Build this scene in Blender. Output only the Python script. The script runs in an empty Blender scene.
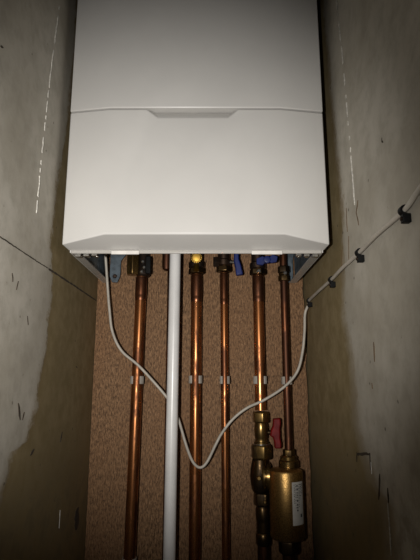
import bpy, bmesh, math, random
from mathutils import Vector, Matrix
random.seed(4)
C = bpy.context.scene.collection
PI = math.pi
H = 1.10                      # camera height above the floor; all z below are relative to it
F, CX, CY = 483.0, 210.0, 280.0
PITCH = math.atan(100 / F)
cp, sp = math.cos(PITCH), math.sin(PITCH)
XL, XR = -.238, .200          # inner faces of the side walls
YB = 1.0                      # front face of the board

# ---------------------------------------------------------------- helpers
def on_wall(px, py, X):
    zc = X * F / (px - CX); v = (CY - py) / F
    return zc * (cp - v * sp), zc * (sp + v * cp)          # (Y, Z)
def on_depth(px, py, Y):
    v = (CY - py) / F
    zc = Y / (cp - v * sp)
    return (px - CX) / F * zc, zc * (sp + v * cp)          # (X, Z)

def wloc(o):
    v = Vector((0, 0, 0))
    while o is not None:
        v += o.location; o = o.parent
    return v

def obj(name, bm, mat, parent=None, bevel=0, smooth=True, seg=2):
    me = bpy.data.meshes.new(name)
    bmesh.ops.recalc_face_normals(bm, faces=bm.faces[:])
    off = Vector((0, 0, H))
    if parent is not None: off = off - wloc(parent)
    bm.transform(Matrix.Translation(off))
    bm.to_mesh(me); bm.free()
    me.materials.append(mat)
    o = bpy.data.objects.new(name, me); C.objects.link(o)
    o.parent = parent
    if smooth:
        for p in me.polygons: p.use_smooth = True
        me.set_sharp_from_angle(angle=math.radians(38))
    if bevel:
        m = o.modifiers.new('Bevel', 'BEVEL'); m.width = bevel; m.segments = seg; m.limit_method = 'ANGLE'
        m.angle_limit = math.radians(25)
        m.harden_normals = False
    return o

def thing(name, label, cat, loc, group=None):
    o = bpy.data.objects.new(name, None); C.objects.link(o)
    o.empty_display_size = .02
    o.location = (loc[0], loc[1], loc[2] + H)
    o['label'] = label; o['category'] = cat
    if group: o['group'] = group
    return o
def tag(o, label, cat, group=None):
    o['label'] = label; o['category'] = cat
    if group: o['group'] = group
    return o
def recentre(o):
    """put a single-mesh thing's origin at the middle of its mesh"""
    n = len(o.data.vertices)
    c = sum((v.co for v in o.data.vertices), Vector()) / n
    o.data.transform(Matrix.Translation(-c)); o.location = c
    return o
def struct(name, bm, mat, **k):
    o = obj(name, bm, mat, **k); o['kind'] = 'structure'; return o
def dup(root, delta, label=None):
    r = root.copy(); C.objects.link(r); r.location = root.location + Vector(delta)
    if label: r['label'] = label
    for ch in list(root.children):
        c = ch.copy(); C.objects.link(c); c.parent = r
        for g in list(ch.children):
            d = g.copy(); C.objects.link(d); d.parent = c
    return r

def B(): return bmesh.new()
def box(bm, x0, x1, y0, y1, z0, z1):
    vs = [bm.verts.new((x, y, z)) for x in (x0, x1) for y in (y0, y1) for z in (z0, z1)]
    for f in ((0, 1, 3, 2), (4, 6, 7, 5), (0, 4, 5, 1), (2, 3, 7, 6), (0, 2, 6, 4), (1, 5, 7, 3)):
        bm.faces.new([vs[i] for i in f])
    return bm
def frame_from(axis):
    a = Vector(axis).normalized()
    u = Vector((0, 1, 0)) if abs(a.y) < .9 else Vector((1, 0, 0))
    u = (u - a * u.dot(a)).normalized(); w = a.cross(u)
    return a, u, w
def lathe(bm, prof, origin, axis=(0, 0, 1), n=28, ph=0.0):
    """prof: list of (r, t) along the axis; closed with end caps"""
    a, u, w = frame_from(axis); o = Vector(origin); rings = []
    for r, t in prof:
        rings.append([bm.verts.new(o + a * t + (u * math.cos(ph + 2 * PI * k / n) + w * math.sin(ph + 2 * PI * k / n)) * r) for k in range(n)])
    for p, q in zip(rings, rings[1:]):
        for k in range(n):
            bm.faces.new((p[k], p[(k + 1) % n], q[(k + 1) % n], q[k]))
    bm.faces.new(rings[0][::-1]); bm.faces.new(rings[-1])
    return bm
def cyl(bm, r, p0, p1, n=24):
    d = Vector(p1) - Vector(p0)
    return lathe(bm, [(r, 0), (r, d.length)], p0, d, n)
def hexnut(bm, R, origin, h, axis=(0, 0, 1), ph=0.3):
    return lathe(bm, [(R * .9, 0), (R, h * .12), (R, h * .88), (R * .9, h)], origin, axis, 6, ph)
def spline(pts, per=10):
    P = [Vector(p) for p in pts]
    P = [P[0] * 2 - P[1]] + P + [P[-1] * 2 - P[-2]]
    out = []
    for i in range(1, len(P) - 2):
        p0, p1, p2, p3 = P[i - 1:i + 3]
        for k in range(per):
            t = k / per
            out.append(.5 * ((2 * p1) + (p2 - p0) * t + (2 * p0 - 5 * p1 + 4 * p2 - p3) * t * t + (3 * p1 - p0 - 3 * p2 + p3) * t ** 3))
    out.append(P[-2]); return out
def tube(bm, path, r, n=14, radii=None):
    pts = [Vector(p) for p in path]; rings = []; u = None
    for i, p in enumerate(pts):
        d = (pts[min(i + 1, len(pts) - 1)] - pts[max(i - 1, 0)]).normalized()
        if u is None: _, u, _ = frame_from(d)
        u = (u - d * u.dot(d)).normalized(); w = d.cross(u)
        rr = radii[i] if radii else r
        rings.append([bm.verts.new(p + (u * math.cos(2 * PI * k / n) + w * math.sin(2 * PI * k / n)) * rr) for k in range(n)])
    for p, q in zip(rings, rings[1:]):
        for k in range(n): bm.faces.new((p[k], p[(k + 1) % n], q[(k + 1) % n], q[k]))
    bm.faces.new(rings[0][::-1]); bm.faces.new(rings[-1])
    return bm
def prism(bm, poly, axis, d0, d1):
    """poly in the plane across axis ('x': (y,z), 'y': (x,z), 'z': (x,y)) extruded d0..d1"""
    def mk(p, d):
        return {'x': (d, p[0], p[1]), 'y': (p[0], d, p[1]), 'z': (p[0], p[1], d)}[axis]
    a = [bm.verts.new(mk(p, d0)) for p in poly]; b = [bm.verts.new(mk(p, d1)) for p in poly]
    n = len(poly)
    for i in range(n): bm.faces.new((a[i], a[(i + 1) % n], b[(i + 1) % n], b[i]))
    bm.faces.new(a[::-1]); bm.faces.new(b)
    return bm

# ---------------------------------------------------------------- materials
class NT:
    def __init__(s, name):
        s.m = bpy.data.materials.new(name); s.m.use_nodes = True
        s.t = s.m.node_tree; s.b = s.t.nodes['Principled BSDF']
    def n(s, typ, **k):
        x = s.t.nodes.new(typ)
        for a, v in k.items(): setattr(x, a, v)
        return x
    def l(s, a, b): s.t.links.new(a, b)
    def val(s, sock, v):
        if hasattr(v, 'is_output'): s.l(v, sock)
        else: sock.default_value = v
    def math(s, op, a, b=0.0, c=0.0, clamp=False):
        x = s.n('ShaderNodeMath', operation=op); x.use_clamp = clamp
        s.val(x.inputs[0], a); s.val(x.inputs[1], b); s.val(x.inputs[2], c)
        return x.outputs[0]
    def mapr(s, v, a, b, c=0., d=1., smooth=True):
        x = s.n('ShaderNodeMapRange'); x.interpolation_type = 'SMOOTHSTEP' if smooth else 'LINEAR'
        s.val(x.inputs['Value'], v)
        for k, q in zip(('From Min', 'From Max', 'To Min', 'To Max'), (a, b, c, d)): s.val(x.inputs[k], q)
        return x.outputs[0]
    def mix(s, f, a, b, mode='MIX'):
        x = s.n('ShaderNodeMix', data_type='RGBA', blend_type=mode)
        s.val(x.inputs[0], f)
        for i, q in ((6, a), (7, b)):
            s.val(x.inputs[i], q if hasattr(q, 'is_output') else (*q, 1))
        return x.outputs[2]
    def noise(s, vec, scale, detail=4, rough=.55, dist=0.):
        x = s.n('ShaderNodeTexNoise'); s.l(vec, x.inputs['Vector'])
        x.inputs['Scale'].default_value = scale; x.inputs['Detail'].default_value = detail
        x.inputs['Roughness'].default_value = rough; x.inputs['Distortion'].default_value = dist
        return x.outputs['Fac']
    def pos(s): return s.n('ShaderNodeNewGeometry').outputs['Position']
    def scaled(s, vec, sc):
        x = s.n('ShaderNodeVectorMath', operation='MULTIPLY'); s.l(vec, x.inputs[0]); x.inputs[1].default_value = sc
        return x.outputs[0]
    def bump(s, h, strength, dist=.002):
        x = s.n('ShaderNodeBump'); x.inputs['Strength'].default_value = strength; x.inputs['Distance'].default_value = dist
        s.l(h, x.inputs['Height']); s.l(x.outputs[0], s.b.inputs['Normal'])
    def col(s, c): s.val(s.b.inputs['Base Color'], c if hasattr(c, 'is_output') else (*c, 1))
    def rough(s, r): s.val(s.b.inputs['Roughness'], r)

def simple(name, c, rough=.5, metal=0., var=.12, scale=60, spec=.5, bump=0.):
    t = NT(name); p = t.pos()
    f = t.noise(p, scale, 4)
    d = tuple(x * (1 - 2.2 * var) for x in c); e = tuple(min(1, x * (1 + var)) for x in c)
    t.col(t.mix(t.mapr(f, .3, .7), d, e)); t.rough(t.mapr(f, .3, .7, rough * 1.15, rough * .9))
    t.b.inputs['Metallic'].default_value = metal
    t.b.inputs['Specular IOR Level'].default_value = spec
    if bump: t.bump(f, bump, .001)
    return t.m

def copper(name, base, dark, amount, rough=.3):
    t = NT(name); p = t.pos()
    st = t.noise(t.scaled(p, (1, 1, .22)), 55, 5, .6, .4)
    fine = t.noise(t.scaled(p, (1, 1, .5)), 260, 3)
    f = t.mapr(t.math('ADD', st, t.math('MULTIPLY', t.math('SUBTRACT', fine, .5), .12)), .62 - amount, .82 - amount)
    t.col(t.mix(f, base, dark)); t.rough(t.mapr(f, 0, 1, rough, rough + .22))
    t.b.inputs['Metallic'].default_value = .92
    return t.m

def wall_mat(name, X, bpts, worn):
    """old off-white paint over bare brownish plaster; bpts: pixels of the ragged paint edge on the wall plane X"""
    t = NT(name); p = t.pos()
    sx = t.n('ShaderNodeSeparateXYZ'); t.l(p, sx.inputs[0]); Y = sx.outputs['Y']; Z = sx.outputs['Z']
    yz = sorted([(z + H, y) for y, z in (on_wall(a, b, X) for a, b in bpts)])
    z0, z1 = .5, 2.0
    r = t.n('ShaderNodeValToRGB'); cr = r.color_ramp
    cr.elements[0].position = (yz[0][0] - z0) / (z1 - z0); cr.elements[0].color = (yz[0][1],) * 3 + (1,)
    cr.elements[1].position = (yz[-1][0] - z0) / (z1 - z0); cr.elements[1].color = (yz[-1][1],) * 3 + (1,)
    for z, y in yz[1:-1]:
        e = cr.elements.new((z - z0) / (z1 - z0)); e.color = (y, y, y, 1)
    t.l(t.mapr(Z, z0, z1, smooth=False), r.inputs[0])
    big = t.noise(p, 7, 4); mid = t.noise(p, 34, 5, .65); fine = t.noise(p, 180, 4, .6)
    edge = t.math('ADD', t.math('MULTIPLY', t.math('SUBTRACT', mid, .5), .05), t.math('MULTIPLY', t.math('SUBTRACT', fine, .5), .02))
    d = t.math('ADD', t.math('SUBTRACT', r.outputs[0], Y), edge)
    wd = t.mapr(Z, .85, 1.32, .055, .012) if worn else t.mapr(Z, .80, 1.12, .022, .006)        # the paint is worn thin lower down
    mask = t.mapr(d, t.math('MULTIPLY', wd, -1.0), wd)
    paint = t.mix(t.mapr(big, .3, .7), (.37, .337, .275), (.48, .447, .385))
    paint = t.mix(t.mapr(mid, .38, .72, 0, .55), paint, (.29, .265, .215))
    bare = t.mix(t.mapr(mid, .3, .7), (.20, .152, .072), (.28, .22, .12))
    bare = t.mix(t.mapr(big, .35, .7, 0, .5), bare, (.17, .13, .065))
    c = t.mix(mask, bare, paint)
    # rusty brown tide mark along the paint edge
    tide = t.math('MULTIPLY', t.mapr(t.math('ABSOLUTE', d), .0, .022, 1, 0), t.mapr(big, .42, .6))
    c = t.mix(t.math('MULTIPLY', tide, .45), c, (.17, .115, .05))
    # soot and mould flecks
    vo = t.n('ShaderNodeTexVoronoi'); t.l(p, vo.inputs['Vector']); vo.inputs['Scale'].default_value = 42
    fleck = t.math('MULTIPLY', t.mapr(vo.outputs['Distance'], .07, .13, 1, 0), t.mapr(mid, .52, .6))
    c = t.mix(t.math('MULTIPLY', fleck, .7), c, (.05, .04, .025))
    low = t.math('MULTIPLY', t.mapr(t.math('ADD', Z, t.math('MULTIPLY', big, .16)), .98, 1.13, 1, 0), t.mapr(mid, .4, .65))
    c = t.mix(t.math('MULTIPLY', low, .45), c, (.07, .055, .03))
    t.col(c); t.rough(.75); t.b.inputs['Specular IOR Level'].default_value = .25
    hgt = t.math('ADD', t.math('MULTIPLY', mask, .4), t.math('ADD', t.math('MULTIPLY', mid, .5), t.math('MULTIPLY', fine, .3)))
    t.bump(hgt, .35, .002)
    return t.m

def wood_mat():
    t = NT('plywood'); p = t.pos()
    grain = t.noise(t.scaled(p, (1, 1, .22)), 420, 4, .7, .3)
    pore = t.noise(t.scaled(p, (1, 1, .38)), 460, 2, .7)
    big = t.noise(t.scaled(p, (1, 1, .25)), 14, 4)
    c = t.mix(t.mapr(grain, .34, .66), (.078, .040, .017), (.30, .170, .084))
    c = t.mix(t.mapr(big, .3, .7, 0, .55), c, (.19, .095, .042))
    c = t.mix(t.mapr(pore, .54, .64, 0, .85), c, (.06, .034, .02))
    c = t.mix(t.mapr(pore, .30, .40, .45, 0), c, (.50, .31, .17))
    t.col(c); t.rough(.72); t.b.inputs['Specular IOR Level'].default_value = .25
    t.bump(t.math('ADD', grain, pore), .3, .001)
    return t.m

LEFT_EDGE = [(76, 2), (73, 60), (68, 120), (60, 165), (56, 190), (54, 215), (51, 245), (52, 268), (51, 300), (48, 320), (46, 352),
             (40, 374), (37, 408), (26, 444), (12, 452), (9, 470), (2, 492), (-10, 530)]
RIGHT_EDGE = [(323, 2), (328, 60), (335, 140), (339, 177), (343, 222), (344, 268), (344, 317), (349, 346), (353, 374), (357, 428),
              (366, 459), (375, 487), (388, 503), (394, 555)]
M_wl = wall_mat('painted_plaster_left', XL, LEFT_EDGE, False)
M_wr = wall_mat('painted_plaster_right', XR, RIGHT_EDGE, True)
M_wood = wood_mat()
M_plain = simple('bare_plaster', (.30, .26, .2), .8, var=.15, scale=20)
M_conc = simple('concrete', (.22, .2, .18), .85, var=.15, scale=25)
M_dark = simple('crack_dark', (.045, .032, .02), .9)
M_brown = simple('rust_scar', (.12, .075, .035), .9)
M_bead = simple('plaster_filler', (.62, .60, .54), .8, var=.15, scale=300)
M_white = simple('white_enamel', (.56, .545, .52), .32, var=.02, scale=8)
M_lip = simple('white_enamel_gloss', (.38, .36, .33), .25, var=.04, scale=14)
M_tab = simple('white_foam_strip', (.62, .59, .55), .6, var=.05)
M_galv = simple('galvanised_steel', (.10, .125, .145), .45, .5, .2, 90)
M_steel = simple('bright_steel', (.62, .6, .56), .22, .95, .15, 150)
M_pvc = simple('white_plastic', (.70, .685, .67), .3, var=.04, scale=18)
M_cable = simple('cable_sheath', (.44, .40, .34), .5, var=.06, scale=60)
M_black = simple('black_plastic', (.005, .005, .005), .6, spec=.15)
M_clip = simple('pale_plastic', (.38, .345, .30), .5, var=.08)
M_cu = copper('copper_bright', (.42, .165, .06), (.10, .038, .018), .19, .24)
M_cud = copper('copper_tarnished', (.22, .085, .04), (.07, .03, .017), .24, .27)
M_brass = copper('brass', (.25, .155, .052), (.05, .03, .012), .2, .25)
M_brassd = copper('brass_dull', (.085, .052, .021), (.025, .016, .009), .2, .28)
M_gold = copper('brass_yellow', (.22, .13, .022), (.1, .06, .015), .12, .4)
M_dkmet = copper('dark_metal', (.10, .065, .045), (.03, .022, .018), .2, .35)
M_blue = simple('blue_plastic', (.006, .017, .115), .42, var=.15)
M_red = simple('red_enamel', (.15, .003, .003), .5, var=.15, spec=.25)
M_label = simple('paper_label', (.44, .42, .38), .6, var=.05)
M_ink = simple('label_ink', (.03, .03, .035), .7)

def filter_mat():
    t = NT('cast_brass'); p = t.pos()
    f = t.noise(p, 420, 3, .7); g = t.noise(p, 40, 4)
    c = t.mix(t.mapr(f, .35, .65), (.22, .125, .04), (.50, .30, .10))
    c = t.mix(t.mapr(g, .4, .7, 0, .5), c, (.24, .145, .05))
    t.col(c); t.rough(t.mapr(f, .3, .7, .44, .3)); t.b.inputs['Metallic'].default_value = .92
    t.bump(f, .35, .0008)
    return t.m
M_filter = filter_mat()

# ---------------------------------------------------------------- the cupboard
Y0, Y1 = -.75, 1.019
Zf, Zc = -H, 1.20
wl = struct('wall_left', box(B(), XL - .06, XL, Y0, Y1, Zf, Zc), M_wl, smooth=False)
wr = struct('wall_right', box(B(), XR, XR + .06, Y0, Y1, Zf, Zc), M_wr, smooth=False)
struct('wall_back', box(B(), XL - .06, XR + .06, Y1, Y1 + .06, Zf, Zc), M_plain, smooth=False)
struct('floor', box(B(), XL - .06, XR + .06, Y0, Y1 + .06, Zf - .05, Zf), M_conc, smooth=False)
struct('ceiling', box(B(), XL - .06, XR + .06, Y0, Y1 + .06, Zc, Zc + .05), M_plain, smooth=False)

def ribbon(X, pts, w, jit=.0006, t=.0007, gap=0.0):
    """a ragged raised or dark line lying on a side wall; pts are (Y, Z)"""
    bm = B(); s = 1 if X < 0 else -1
    P = [Vector((0, y, z)) for y, z in pts]; dense = []
    for a, b in zip(P, P[1:]):
        n = max(2, int((b - a).length / .006))
        dense += [a.lerp(b, k / n) for k in range(n)]
    dense.append(P[-1]); L, R, L2, R2 = [], [], [], []
    for i, p in enumerate(dense):
        d = (dense[min(i + 1, len(dense) - 1)] - dense[max(i - 1, 0)]).normalized()
        q = Vector((0, -d.z, d.y)); k = w * random.uniform(.55, 1.2) * (.25 if i in (0, len(dense) - 1) else 1) / 2
        c = p + q * random.uniform(-jit, jit)
        for lst, sg, x in ((L, 1, X + s * t), (R, -1, X + s * t), (L2, 1, X - s * .0005), (R2, -1, X - s * .0005)):
            v = c + q * sg * k; lst.append(bm.verts.new((x, v.y, v.z)))
    for i in range(len(dense) - 1):
        if random.random() < gap: continue
        bm.faces.new((L[i], L[i + 1], R[i + 1], R[i])); bm.faces.new((L[i], L2[i], L2[i + 1], L[i + 1]))
        bm.faces.new((R[i], R[i + 1], R2[i + 1], R2[i]))
    return bm
def wallmark(name, X, pix, w, mat, par, **k):
    return obj(name, ribbon(X, [on_wall(a, b, X) for a, b in pix], w, **k), mat, par, smooth=False)
wallmark('filler_ridge', XL, [(61, -8), (52, 60), (44, 130), (36, 213)], .0022, M_bead, wl, jit=.0011, t=.0012, gap=.3)
wallmark('filler_ridge', XR, [(336, -8), (343, 60), (350, 140), (355, 205)], .0024, M_bead, wr, jit=.0011, t=.0012, gap=.3)
wallmark('plaster_crack', XL, [(-30, 217), (0, 237), (30, 257), (48, 268.5)], .0013, M_dark, wl, jit=.0004)
wallmark('plaster_crack', XL, [(48, 268.5), (70, 283), (96, 300.5)], .0028, M_dark, wl, jit=.0003)
for pix, w in (([(12, 273), (12.5, 282)], .0022), ([(18, 281), (16, 290)], .0018), ([(27, 316), (28, 325)], .002),
               ([(18, 403), (20, 420)], .0035), ([(24, 412), (22, 420)], .0025), ([(76, 510), (77, 519), (76, 530)], .028),
               ([(34, 449), (30, 456)], .005), ([(62, 432), (60, 442)], .005), ([(3, 48), (0, 46)], .004), ([(76, 366), (77, 368)], .002)):
    wallmark('plaster_chip', XL, pix, w, M_dark, wl)
for pix, w, m in (([(358, 200), (356.5, 212), (359, 225)], .0022, M_brown), ([(346.5, 208), (347.5, 232)], .0016, M_brown),
                  ([(342, 250), (342, 272)], .0016, M_brown), ([(349, 236), (349, 262)], .0009, M_brown),
                  ([(374, 342), (375, 362)], .003, M_brown), ([(372, 383), (373, 389)], .002, M_brown),
                  ([(357, 454), (370, 454), (371, 470)], .0035, M_dark), ([(357, 452), (357, 462)], .003, M_dark),
                  ([(380, 474), (379, 500)], .0035, M_dark), ([(388, 488), (389, 503)], .004, M_dark), ([(382, 141), (383, 143)], .0025, M_dark)):
    wallmark('plaster_scar', XR, pix, w, m, wr)
wallmark('filler_ridge', XR, [(388, 503), (390, 530), (392, 556)], .0028, M_bead, wr, jit=.0009)
wallmark('filler_ridge', XR, [(371, 462), (372, 474)], .0025, M_bead, wr)
wallmark('filler_ridge', XL, [(60, 510), (59, 528)], .002, M_bead, wl)

# board with a slightly ragged right edge
bm = B(); poly = [(XL + .001, Zf + .06), (XL + .001, .62)]
n = 90
for k in range(n + 1):
    z = .62 + (Zf + .06 - .62) * k / n
    poly.append((XR - .0035 + random.uniform(-.0022, .0016), z))
prism(bm, poly, 'y', YB, Y1 - .0005)
board = recentre(obj('backing_board', bm, M_wood, smooth=False))
tag(board, 'brown wood board on the back wall of the cupboard, behind the copper pipes', 'board')

# ---------------------------------------------------------------- the boiler
xa, xb, xc, xd = -.2235, -.158, .112, .1805
ya, yb, YR = .703, .692, .737
zbot, zmid, zseam, ztop = .200, .2134, .4200, .90
boiler = thing('boiler', 'white wall-mounted boiler with two-panel front hanging above the copper pipes', 'boiler', (-.0215, .85, zbot))
# lower door with finger notch
bm = B()
V = lambda x, y, z: bm.verts.new((x, y, z))
zt = zseam - .0012
At, Bt, Ct, Dt = V(xa, ya, zt), V(xb, yb, zt), V(xc, yb, zt), V(xd, ya, zt)
T1, T2 = V(-.100, yb, zt), V(.0445, yb, zt)
N1, N2 = V(-.0815, yb, .4035), V(.028, yb, .4035)
T1b, T2b = V(-.088, yb + .011, zt), V(.034, yb + .011, zt)
Ab, Bb, Cb, Db = V(xa, ya, zbot), V(xb, yb, zmid), V(xc, yb, zmid), V(xd, ya, zbot)
Ar, Br, Cr, Dr = V(xa, YR, zbot), V(xb, YR, zbot), V(xc, YR, zbot), V(xd, YR, zbot)
Atr, Dtr = V(xa, YR, zt), V(xd, YR, zt)
for f in ((At, Bt, Bb, Ab), (Ct, Dt, Db, Cb), (Bt, T1, N1, N2, T2, Ct, Cb, Bb), (N1, T1b, T2b, N2), (T1, T1b, N1), (T2, N2, T2b),
          (Ab, Bb, Br, Ar), (Bb, Cb, Cr, Br), (Cb, Db, Dr, Cr), (At, Ab, Ar, Atr), (Dt, Dtr, Dr, Db),
          (At, Atr, Dtr, Dt, Ct, T2, T2b, T1b, T1, Bt), (Ar, Br, Cr, Dr, Dtr, Atr)):
    bm.faces.new(f)
door = obj('lower_front_panel', bm, M_white, boiler, bevel=.0018)
# upper front panel
bm = B(); z0 = zseam + .0006; o_ = .0012
prism(bm, [(xa, ya - o_), (xb, yb - o_), (xc, yb - o_), (xd, ya - o_), (xd, YR), (xa, YR)], 'z', z0, ztop)
obj('upper_front_panel', bm, M_white, boiler, bevel=.0015)
# glossy bottom return of the front, then the rim behind it
bm = B(); box(bm, xa + .004, xd - .004, YR + .0002, YR + .004, zbot - .0045, zbot + .012)
obj('bottom_rim', bm, M_lip, boiler, bevel=.001)
for x0, x1 in ((-.1555, -.1115), (.0655, .114)):
    obj('sealing_strip', box(B(), x0, x1, YR - .0025, YR + .001, zbot - .0065, zbot - .0006), M_tab, boiler, bevel=.0008)
# casing: side panels with inturned flange, underside pan, rear
for s, x in ((1, xa + .001), (-1, xd - .001)):
    bm = B()
    e = lambda a, b: (min(x + s * a, x + s * b), max(x + s * a, x + s * b))
    box(bm, *e(0, .0018), YR + .005, .985, zbot - .002, ztop)
    sd = obj('side_panel', bm, M_white, boiler)
    bm = B(); box(bm, *e(.0019, .0145), YR + .008, .983, zbot - .0025, zbot - .0008)
    obj('flange', bm, M_lip, sd)
    bm = B(); box(bm, *e(.0022, .0034), YR + .02, .982, zbot + .004, .288)
    obj('inner_plate', bm, M_galv, boiler)
    # spring clips and screws at the front corner
    bm = B()
    for k in range(3):
        cxx = x + s * (.013 + .013 * k)
        box(bm, cxx - .0042, cxx + .0042, YR + .0045, YR + .011, zbot - .0085 + .0008 * k, zbot - .003 + .0008 * k)
        lathe(bm, [(.0028, 0), (.0032, .0006), (.0022, .002)], (cxx + .002, YR + .013, zbot - .006), (0, -.4, -1), 10)
    obj('spring_clip', bm, M_steel, boiler)
obj('underside_pan', box(B(), xa + .005, xd - .005, YR + .006, .985, .290, .30), M_galv, boiler)
obj('rear_casing', box(B(), xa + .004, xd - .004, .74, .984, .301, ztop), M_white, boiler)
for xm, w in ((-.1985, .011), (.1625, .011)):
    poly = [(xm - w, .29), (xm - w, .212), (xm - w * .5, .199), (xm + w * .5, .199), (xm + w, .212), (xm + w * 1.05, .245), (xm + w * 2.2 * (1 if xm < 0 else .6), .262), (xm + w * 2.2 * (1 if xm < 0 else .6), .29)]
    br = obj('mounting_lug', prism(B(), poly, 'y', .9855, .9885), M_galv, boiler, bevel=.0006)
    obj('screw_or_glint', lathe(B(), [(.0045, 0), (.0045, .001), (.003, .0025)], (xm, .9853, .212), (0, -1, 0), 12), M_dkmet, br)

# ---------------------------------------------------------------- copper pipes
YP = .970
R22, R15 = .0110, .0076
def pipe(top, bot, r, mat, label, sleeve=None, sleeve_mat=None, group=None):
    th = thing('copper_pipe', label, 'pipe', bot)
    obj('tube', cyl(B(), r, bot, top, 32), mat, th)
    if sleeve:
        z1, z0 = sleeve; d = Vector(top) - Vector(bot)
        P = lambda z: Vector(bot) + d * ((z - bot[2]) / d.z)
        L = (P(z1) - P(z0)).length
        bm = lathe(B(), [(r * 1.01, 0), (r * 1.045, .003), (r * 1.08, .008), (r * 1.06, .009), (r * 1.09, .013), (r * 1.09, L - .004), (r * 1.02, L)], P(z0), d, 32)
        obj('coupling', bm, sleeve_mat or M_cud, th)
    return th
LOW = -H
Y5 = YP - .004
X1t, X1b = -.1405, -.1475
def x1(z): return X1t + (X1b - X1t) * (.22 - z) / .53
pipe((X1t, YP, .207), (x1(LOW), YP, LOW), R22, M_cu, 'leftmost thick copper pipe, dropping below the dark valve with a brass nut', (.206, .158))
pipe((-.0800, YP + .004, .246), (-.0815, YP + .004, LOW), R15, M_cud, 'copper pipe mostly hidden behind the white plastic pipe')
pipe((-.0275, YP, .212), (-.0300, YP, LOW), R22, M_cu, 'thick copper pipe just right of the white plastic pipe', (.211, .155))
pipe((.0285, YP, .216), (.0305, YP, LOW), R15, M_cu, 'thin copper pipe below the valve with the single blue lever', (.215, .150))
pipe((.0985, YP, .210), (.0985, YP, -.0575), R22, M_cu, 'thick copper pipe running down into the red-handled valve', (.209, .155))
X6 = .1500; CYL = (.1400, .945)
pipe((X6, YP - .010, .288), (X6 - .001, YP - .010, -.129), R15, M_cud, 'thin rightmost copper pipe running into the top of the brass canister')

# compression joint on the rightmost pipe
t = thing('compression_joint', 'small shiny brass compression joint on the rightmost copper pipe', 'fitting', (X6, YP - .010, .198))
obj('nut', hexnut(B(), .0125, (X6, YP - .010, .213), .014, ph=.2), M_brassd, t, bevel=.0006)
obj('nut', hexnut(B(), .0118, (X6, YP - .010, .196), .012, ph=.5), M_brass, t, bevel=.0006)
obj('body', lathe(B(), [(.0086, 0), (.0104, .002), (.0104, .004), (.0086, .006)], (X6, YP - .010, .2075)), M_brass, t)
obj('bleed_screw', lathe(B(), [(.0038, 0), (.0038, .003), (.0026, .0042)], (X6 + .001, YP - .021, .2105), (0, -1, 0), 12), M_steel, t)

# ---------------------------------------------------------------- valves under the boiler
def valve_core(th, x, y, z0, z1, r, mat=M_dkmet, nutmat=M_brassd):
    obj('body', lathe(B(), [(r * .85, 0), (r, .002), (r, .012), (r * .8, .015), (r * .8, z1 - z0 - .014), (r * 1.02, z1 - z0 - .011), (r * 1.02, z1 - z0)], (x, y, z0 + .012)), mat, th)
    obj('nut', hexnut(B(), r * 1.05, (x, y, z0), .0125), nutmat, th, bevel=.0006)

t = thing('isolation_valve', 'dark valve with a brass side nut above the leftmost copper pipe', 'valve', (X1t, YP, .222))
obj('body', lathe(B(), [(.0115, 0), (.0145, .003), (.0145, .016), (.012, .02), (.012, .082)], (X1t + .003, YP, .223)), M_dkmet, t)
bm = B(); hexnut(bm, .0135, (X1t - .017, YP - .010, .225), .046, (0, 0, 1), .1)
obj('side_nut', bm, M_brass, t, bevel=.001)
bm = B(); cyl(bm, .007, (X1t - .017, YP - .008, .243), (X1t + .003, YP, .243))
obj('bridge', bm, M_brassd, t)
bm = B(); box(bm, X1t + .010, X1t + .021, YP - .022, YP - .008, .226, .262)
obj('square_cap', bm, M_black, t, bevel=.002)
bm = B()
for k, (dx, dz) in enumerate(((.004, .252), (.007, .240), (.002, .231))):
    lathe(bm, [(.0034, 0), (.0034, .003), (.002, .0042)], (X1t + dx, YP - .0128, dz), (0, -1, 0), 10)
obj('screw_or_glint', bm, M_steel, t)

t = thing('tap_tail', 'copper tail end just left of the white plastic pipe, under the boiler', 'fitting', (-.0875, YP - .004, .232))
obj('tail', lathe(B(), [(.003, 0), (.0075, .003), (.009, .010), (.009, .072)], (-.0885, YP - .013, .233)), M_cud, t)
obj('nut', hexnut(B(), .0115, (-.083, YP - .001, .263), .025), M_dkmet, t)

t = thing('filling_valve', 'dark valve with a round yellow brass cap, right of the white plastic pipe', 'valve', (-.0275, YP, .228))
valve_core(t, -.0275, YP, .229, .3055, .0165)
cap = obj('cap', lathe(B(), [(.0060, 0), (.0088, .001), (.0095, .004), (.0095, .011), (.008, .013), (.003, .0135)], (-.0275, YP - .0165, .259), (0, -1, -.15), 20), M_gold, t)
bm = B()
for k in range(16):
    a = 2 * PI * k / 16
    lathe(bm, [(.0014, 0), (.0014, .010)], (-.0275 + .0095 * math.cos(a), YP - .0175, .2585 + .0095 * math.sin(a)), (0, -1, -.15), 6)
obj('knurling', bm, M_gold, cap)
obj('stub', cyl(B(), .0055, (-.0275, YP - .018, .244), (-.0275, YP - .024, .232), 14), M_gold, t)
obj('screw_or_glint', lathe(B(), [(.003, 0), (.003, .003), (.002, .004)], (-.0255, YP - .0173, .236), (0, -1, 0), 10), M_steel, t)

t = thing('isolation_valve', 'dark valve with one upright blue lever on its right side', 'valve', (.0285, YP, .232))
valve_core(t, .0285, YP, .233, .3055, .0155)
bm = B()
hexnut(bm, .0118, (.0285 - .022, YP - .004, .254), .016, (1, 0, 0), .2)
obj('side_nut', bm, M_dkmet, t)
obj('spindle', cyl(B(), .0035, (.041, YP - .006, .2535), (.0525, YP - .010, .2515), 14), M_steel, t)
poly = [(.049, .278), (.0485, .252), (.0515, .236), (.053, .222), (.0665, .224), (.063, .242), (.0585, .256), (.0585, .278)]
lv = obj('lever', prism(B(), poly, 'y', YP - .022, YP - .010), M_blue, t, bevel=.0022)

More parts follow.
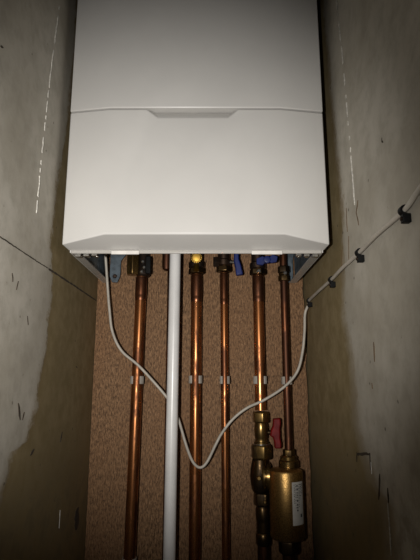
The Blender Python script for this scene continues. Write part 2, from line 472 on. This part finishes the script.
t = thing('isolation_valve', 'dark valve with a blue butterfly handle, above the red-handled valve pipe', 'valve', (.0985, YP, .226))
valve_core(t, .0985, YP, .227, .3055, .0165)
obj('spindle', cyl(B(), .004, (.106, YP - .012, .255), (.112, YP - .026, .254), 14), M_dkmet, t)
bm = B()
c = (.1145, .2515)
poly = [(-.021, -.0085), (-.009, -.0105), (-.004, -.005), (.004, -.003), (.008, -.006), (.019, -.004), (.0215, .007), (.011, .0115), (.005, .006), (-.004, .005), (-.009, .008), (-.021, .003)]
prism(bm, [(c[0] + a, c[1] + b) for a, b in poly], 'y', YP - .031, YP - .023)
lathe(bm, [(.0075, 0), (.0075, .010), (.006, .011)], (c[0], YP - .022, c[1] + .001), (0, -1, 0), 16)
obj('butterfly_handle', bm, M_blue, t, bevel=.0018)
obj('screw_or_glint', lathe(B(), [(.0042, 0), (.0042, .003), (.003, .004)], (.0985, YP - .0165, .2315), (0, -1, 0), 10), M_steel, t)  # bright steel stub put in for the white highlight on the nut

for o in list(C.objects):
    if o.parent is None and o.get('category') == 'valve' or o.name.startswith('tap_tail'):
        o.location.z -= .016
# ---------------------------------------------------------------- white condensate pipe
o = recentre(obj('plastic_pipe', cyl(B(), .0108, (-.0745, .918, LOW), (-.0685, .926, .289), 36), M_pvc))
tag(o, 'white plastic pipe hanging in front of the copper pipes, left of centre', 'pipe')

# ---------------------------------------------------------------- red-handled valve below the thick right pipe
xv = .0985
t = thing('shutoff_valve', 'brass valve with a red butterfly handle beside the brass canister', 'valve', (xv, YP, -.15))
obj('nut', hexnut(B(), .0168, (xv, YP, -.081), .021, ph=.15), M_brass, t, bevel=.001)
bm = lathe(B(), [(.0125, 0), (.0145, .001), (.0145, .004), (.0125, .005), (.0118, .010), (.0125, .012), (.0132, .022), (.0135, .028), (.0128, .036), (.012, .0395)], (xv, YP, -.1205))
obj('body', bm, M_brass, t)
obj('nut', hexnut(B(), .0205, (xv, YP, -.1475), .027, ph=.15), M_brass, t, bevel=.001)
obj('collar', lathe(B(), [(.0155, 0), (.0155, .003), (.0135, .0035)], (xv, YP, -.1225)), M_steel, t)
obj('spindle', cyl(B(), .0045, (xv + .013, YP - .004, -.0985), (xv + .027, YP - .008, -.0985), 14), M_brassd, t)
poly = [(.0195, -.1045), (.0225, -.0915), (.0255, -.086), (.0265, -.072), (.040, -.071), (.0405, -.082), (.0385, -.092), (.039, -.099), (.0385, -.107), (.0405, -.118), (.040, -.1265), (.028, -.1265), (.0275, -.115), (.025, -.106)]
obj('butterfly_handle', prism(B(), [(xv - .0045 + a, b) for a, b in poly], 'y', YP - .018, YP - .004), M_red, t, bevel=.0025)

# ---------------------------------------------------------------- brass filter
cx, cy = CYL
t = thing('filter', 'brass canister filter with white printed label, below the rightmost copper pipe', 'filter', (cx, cy, -.275))
rc = .0310
can = obj('canister', lathe(B(), [(rc - .006, 0), (rc - .002, .0012), (rc, .004), (rc, .113), (rc - .0015, .1165), (rc - .006, .1185), (.020, .120)], (cx, cy, -.279), n=56), M_filter, t)
obj('neck', lathe(B(), [(.0185, 0), (.0185, .010), (.017, .0115), (.0155, .0125), (.0155, .018), (.013, .020)], (X6 - .003, cy + .010, -.1585), n=32), M_brass, t)
obj('gland_nut', hexnut(B(), .0118, (X6 - .001, YP - .010, -.1405), .0125, ph=.25), M_brass, t, bevel=.0008)
# rounded union casting to the left, tee body under the valve
bm = lathe(B(), [(.0140, 0), (.0160, .004), (.0185, .016), (.0195, .028), (.0185, .040), (.0160, .052), (.015, .058)], (xv - .0035, YP - .002, -.2055), n=32)
tee = obj('tee_body', bm, M_brassd, t)
obj('branch_collar', lathe(B(), [(.016, 0), (.0225, .001), (.0240, .003), (.0240, .006), (.0205, .0075), (.0205, .009), (.0250, .0105), (.0250, .015), (.020, .018)], (xv - .001, YP - .004, -.1775), (1, -.12, 0), 32), M_brass, t)
obj('drain_screw', lathe(B(), [(.0046, 0), (.0046, .004), (.003, .006)], (xv - .008, YP - .0205, -.178), (0, -1, .1), 10), M_brass, t)
# sticker wrapped round the canister: built from a curved strip
bm = B(); a0, a1 = math.radians(-80), math.radians(-33); nn = 16
zl0, zl1 = -.2500, -.1785
def arc(r, a, z): return (cx + r * math.cos(a), cy + r * math.sin(a), z)
rows = []
for k in range(nn + 1):
    a = a0 + (a1 - a0) * k / nn
    rows.append([bm.verts.new(arc(r, a, z)) for r, z in ((rc + .0004, zl0), (rc + .0004, zl1), (rc - .0004, zl1), (rc - .0004, zl0))])
for p, q in zip(rows, rows[1:]):
    for k in range(4): bm.faces.new((p[k], q[k], q[(k + 1) % 4], p[(k + 1) % 4]))
bm.faces.new(rows[0]); bm.faces.new(rows[-1][::-1])
lab = obj('label_sticker', bm, M_label, t)
# its print: sideways lines of small unreadable type, darkest along the top right
bm = B(); rng = random.Random(9)
def ink(aa, ab, za, zb):
    k = 3; rr = rc + .0004; vs = []
    for i in range(k + 1):
        a = math.radians(aa + (ab - aa) * i / k)
        vs.append((bm.verts.new(arc(rr + .00025, a, za)), bm.verts.new(arc(rr + .00025, a, zb))))
    for (p, q), (r_, s_) in zip(vs, vs[1:]): bm.faces.new((p, r_, s_, q))
for col, (a_, w_, zend) in enumerate(((-72.5, 3.0, -.212), (-67.5, 2.8, -.219), (-61.5, 5.5, -.226), (-55, 3.0, -.219), (-50.5, 3.0, -.209), (-45.5, 4.0, -.204), (-39.5, 4.0, -.200))):
    z = zl1 - .003
    while z > zend:
        h = rng.uniform(.0014, .0034) * (1.6 if w_ > 4 else 1)
        for q in range(rng.choice((1, 2, 2))):
            off = rng.uniform(-.3, .3) * w_
            ink(a_ - w_ / 2 + max(off, 0), a_ + w_ / 2 + min(off, 0), z - h, z - h * .35)
        z -= h + rng.choice((.0005, .0006, .0018))
ink(-50, -42, -.2375, -.232)
obj('print', bm, M_ink, lab, smooth=False)
obj('outlet_nut', hexnut(B(), .0185, (cx + .001, cy, -.3035), .0235, ph=.2), M_brassd, t, bevel=.001)
pp = thing('copper_pipe', 'short dark copper pipe leaving the bottom of the brass canister', 'pipe', (cx, cy, LOW))
obj('tube', cyl(B(), .0115, (cx + .001, cy, LOW), (cx + .001, cy, -.303), 28), M_cud, pp)

t = thing('pipe_union', 'dull brass union below the red-handled valve, left of the canister', 'fitting', (xv, YP - .002, -.30))
obj('nut', hexnut(B(), .0175, (xv, YP - .002, -.2295), .0235, ph=.3), M_brassd, t, bevel=.001)
obj('body', lathe(B(), [(.0125, 0), (.0142, .003), (.0142, .018), (.0125, .021), (.0132, .024), (.0122, .027), (.0132, .030), (.0122, .033), (.0132, .036), (.0122, .039), (.0132, .042), (.0138, .048), (.0138, .062), (.012, .0665)], (xv, YP - .002, -.2965)), M_brassd, t)
obj('grub_screw', lathe(B(), [(.003, 0), (.003, .003), (.002, .004)], (xv + .002, YP - .0190, -.2195), (0, -1, .1), 10), M_brass, t)
pp = thing('copper_pipe', 'dark copper pipe below the dull brass union, left of the canister', 'pipe', (xv, YP - .002, LOW))
obj('tube', cyl(B(), .0115, (xv, YP - .002, LOW), (xv, YP - .002, -.297), 28), M_cud, pp)

# ---------------------------------------------------------------- pipe clips on the board
def pipe_clip(x, r, label, z=0.0, y=YP):
    th = thing('pipe_clip', label, 'clip', (x, YB, z), 'pipe clips along the board')
    h = .0075
    obj('base', box(B(), x - r * .75, x + r * .75, y + r + .0006, YB - .0002, z - h, z + h), M_clip, th, bevel=.001)
    for s in (-1, 1):
        ang = [math.radians(-58 + 118 * k / 10) for k in range(11)]      # -: round the front, +: round the back
        poly = [(x + s * (r + .0026) * math.cos(q), y + (r + .0026) * math.sin(q)) for q in ang] + [(x + s * (r + .0004) * math.cos(q), y + (r + .0004) * math.sin(q)) for q in ang[::-1]]
        obj('arm', prism(B(), poly, 'z', z - h, z + h), M_clip, th, bevel=.0006)
    return th
k1 = pipe_clip(x1(0), R22, 'small pale clip holding the leftmost copper pipe at mid height')
dup(k1, (x1(-.326) - x1(0), 0, -.326), 'small pale clip holding the leftmost copper pipe near the bottom of the photo')
dup(k1, (-.0285 - x1(0), 0, .001), 'small pale clip holding the thick copper pipe right of the white pipe')
dup(k1, (.0985 - x1(0), 0, 0), 'small pale clip holding the thick pipe above the red-handled valve')
pipe_clip(.0292, R15, 'small pale clip holding the thin copper pipe below the blue lever')
pipe_clip(X6 - .0005, R15, 'small pale clip holding the rightmost thin copper pipe', -.001, YP - .010)

# ---------------------------------------------------------------- white cable and its wall clips
path = []
YC = .9475
for px, py, Y in ((104, 240, .93), (105.5, 256, .935), (107.5, 285, YC), (109.5, 310, YC), (112.5, 332, YC), (121.7, 351, YC), (140, 367, YC), (165, 395, YC),
                  (172.5, 407, YC), (178.3, 419, YC), (186.7, 447, YC), (193, 462, YC), (200, 467.5, YC), (207, 462, YC), (216, 444, YC), (222, 433, YC), (233, 419, YC),
                  (247, 408, YC), (264, 400, YC), (284, 387, .94), (297, 372, .94), (302.5, 352, .94), (304.5, 331, .945), (305.0, 314, .948)):
    x, z = on_depth(px, py, Y); path.append((x, Y, z))
RC = .0026
xw = XR - RC - .0030
wallc = [(312, 300.5), (335, 279.5), (363.5, 252.5), (409.5, 210.5)]
cl = []
for px, py in wallc:
    y, z = on_wall(px, py, XR); cl.append((y, z))
path.append((xw - .001, cl[0][0] + .006, cl[0][1] - .008)); 
for i, (y, z) in enumerate(cl):
    path.append((xw, y, z))
    if i < 3:
        y2, z2 = cl[i + 1]; path.append((xw - (.001, .0015, .002)[i], (y + y2) / 2, (z + z2) / 2))
path += [(xw, .425, .173), (xw, .36, .184), (xw, .2, .22), (xw, -.2, .24)]
o = recentre(obj('cable', tube(B(), spline(path, 8), RC), M_cable))
tag(o, 'white cable looping from the boiler across the pipes and along the right wall', 'cable')

def cable_clip(y, z, label):
    th = thing('cable_clip', label, 'clip', (XR, y, z), 'cable clips on the right wall')
    bm = B(); n = 10; r0, r1 = RC + .0003, RC + .0026
    ring = []
    for k in range(n + 1):
        a = math.radians(-100 + 225 * k / n)
        ring.append((math.cos(a), math.sin(a)))
    # hook over the cable, seen end-on along the wall (x towards the room is negative)
    outer = [(xw - c_ * r1, z + s_ * r1) for c_, s_ in ring]; inner = [(xw - c_ * r0, z + s_ * r0) for c_, s_ in ring]
    poly = outer + inner[::-1]
    a = [bm.verts.new((p[0], y - .0035, p[1])) for p in poly]; b = [bm.verts.new((p[0], y + .0035, p[1])) for p in poly]
    m = len(poly); h = m // 2
    for i in range(m): bm.faces.new((a[i], a[(i + 1) % m], b[(i + 1) % m], b[i]))
    for i in range(h - 1):
        bm.faces.new((a[i], a[i + 1], a[m - 2 - i], a[m - 1 - i])); bm.faces.new((b[i], b[m - 1 - i], b[m - 2 - i], b[i + 1]))
    obj('hook', bm, M_black, th)
    bm = B(); box(bm, XR - .0085, XR - .0001, y - .0038, y + .0038, z - RC - .0105, z - RC - .0012)
    bl = obj('block', bm, M_black, th, bevel=.0008)
    obj('nail', lathe(B(), [(.0022, 0), (.0022, .0012), (.0012, .0018)], (XR - .0085, y, z - RC - .006), (-1, 0, 0), 12), M_dkmet, bl)
    return th
c0 = cable_clip(*cl[0], 'black cable clip on the right wall closest to the wood board')
for i, lb in ((1, 'black cable clip on the right wall just behind the boiler front, second from the board'),
              (2, 'black cable clip on the right wall, third from the wood board'),
              (3, 'black cable clip on the right wall furthest from the board and nearest the viewer')):
    dup(c0, (0, cl[i][0] - cl[0][0], cl[i][1] - cl[0][1]), lb)

# ---------------------------------------------------------------- light, world, camera
L = bpy.data.lights.new('camera_flash', 'SPOT'); L.energy = 28; L.spot_size = math.radians(72); L.spot_blend = 1.0
L.shadow_soft_size = .006; L.color = (1, .972, .93)
lo = bpy.data.objects.new('camera_flash', L); C.objects.link(lo)
lo.location = (-.08, .0, H - .005)
lo.rotation_euler = (PI / 2 + math.radians(13), 0, 0)

w = bpy.data.worlds.new('World'); bpy.context.scene.world = w; w.use_nodes = True
w.node_tree.nodes['Background'].inputs[0].default_value = (1, .93, .85, 1)
w.node_tree.nodes['Background'].inputs[1].default_value = .012

cam = bpy.data.cameras.new('camera'); co = bpy.data.objects.new('camera', cam); C.objects.link(co)
co.location = (0, 0, H); co.rotation_euler = (PI / 2 + PITCH, 0, 0)
cam.sensor_fit = 'VERTICAL'; cam.sensor_height = 24; cam.lens = 24 * F / 560
cam.clip_start = .01
sc = bpy.context.scene; sc.camera = co
sc.view_settings.view_transform = 'Standard'; sc.view_settings.look = 'None'
sc.view_settings.gamma = 1; sc.view_settings.exposure = 0; sc.view_settings.use_curve_mapping = False
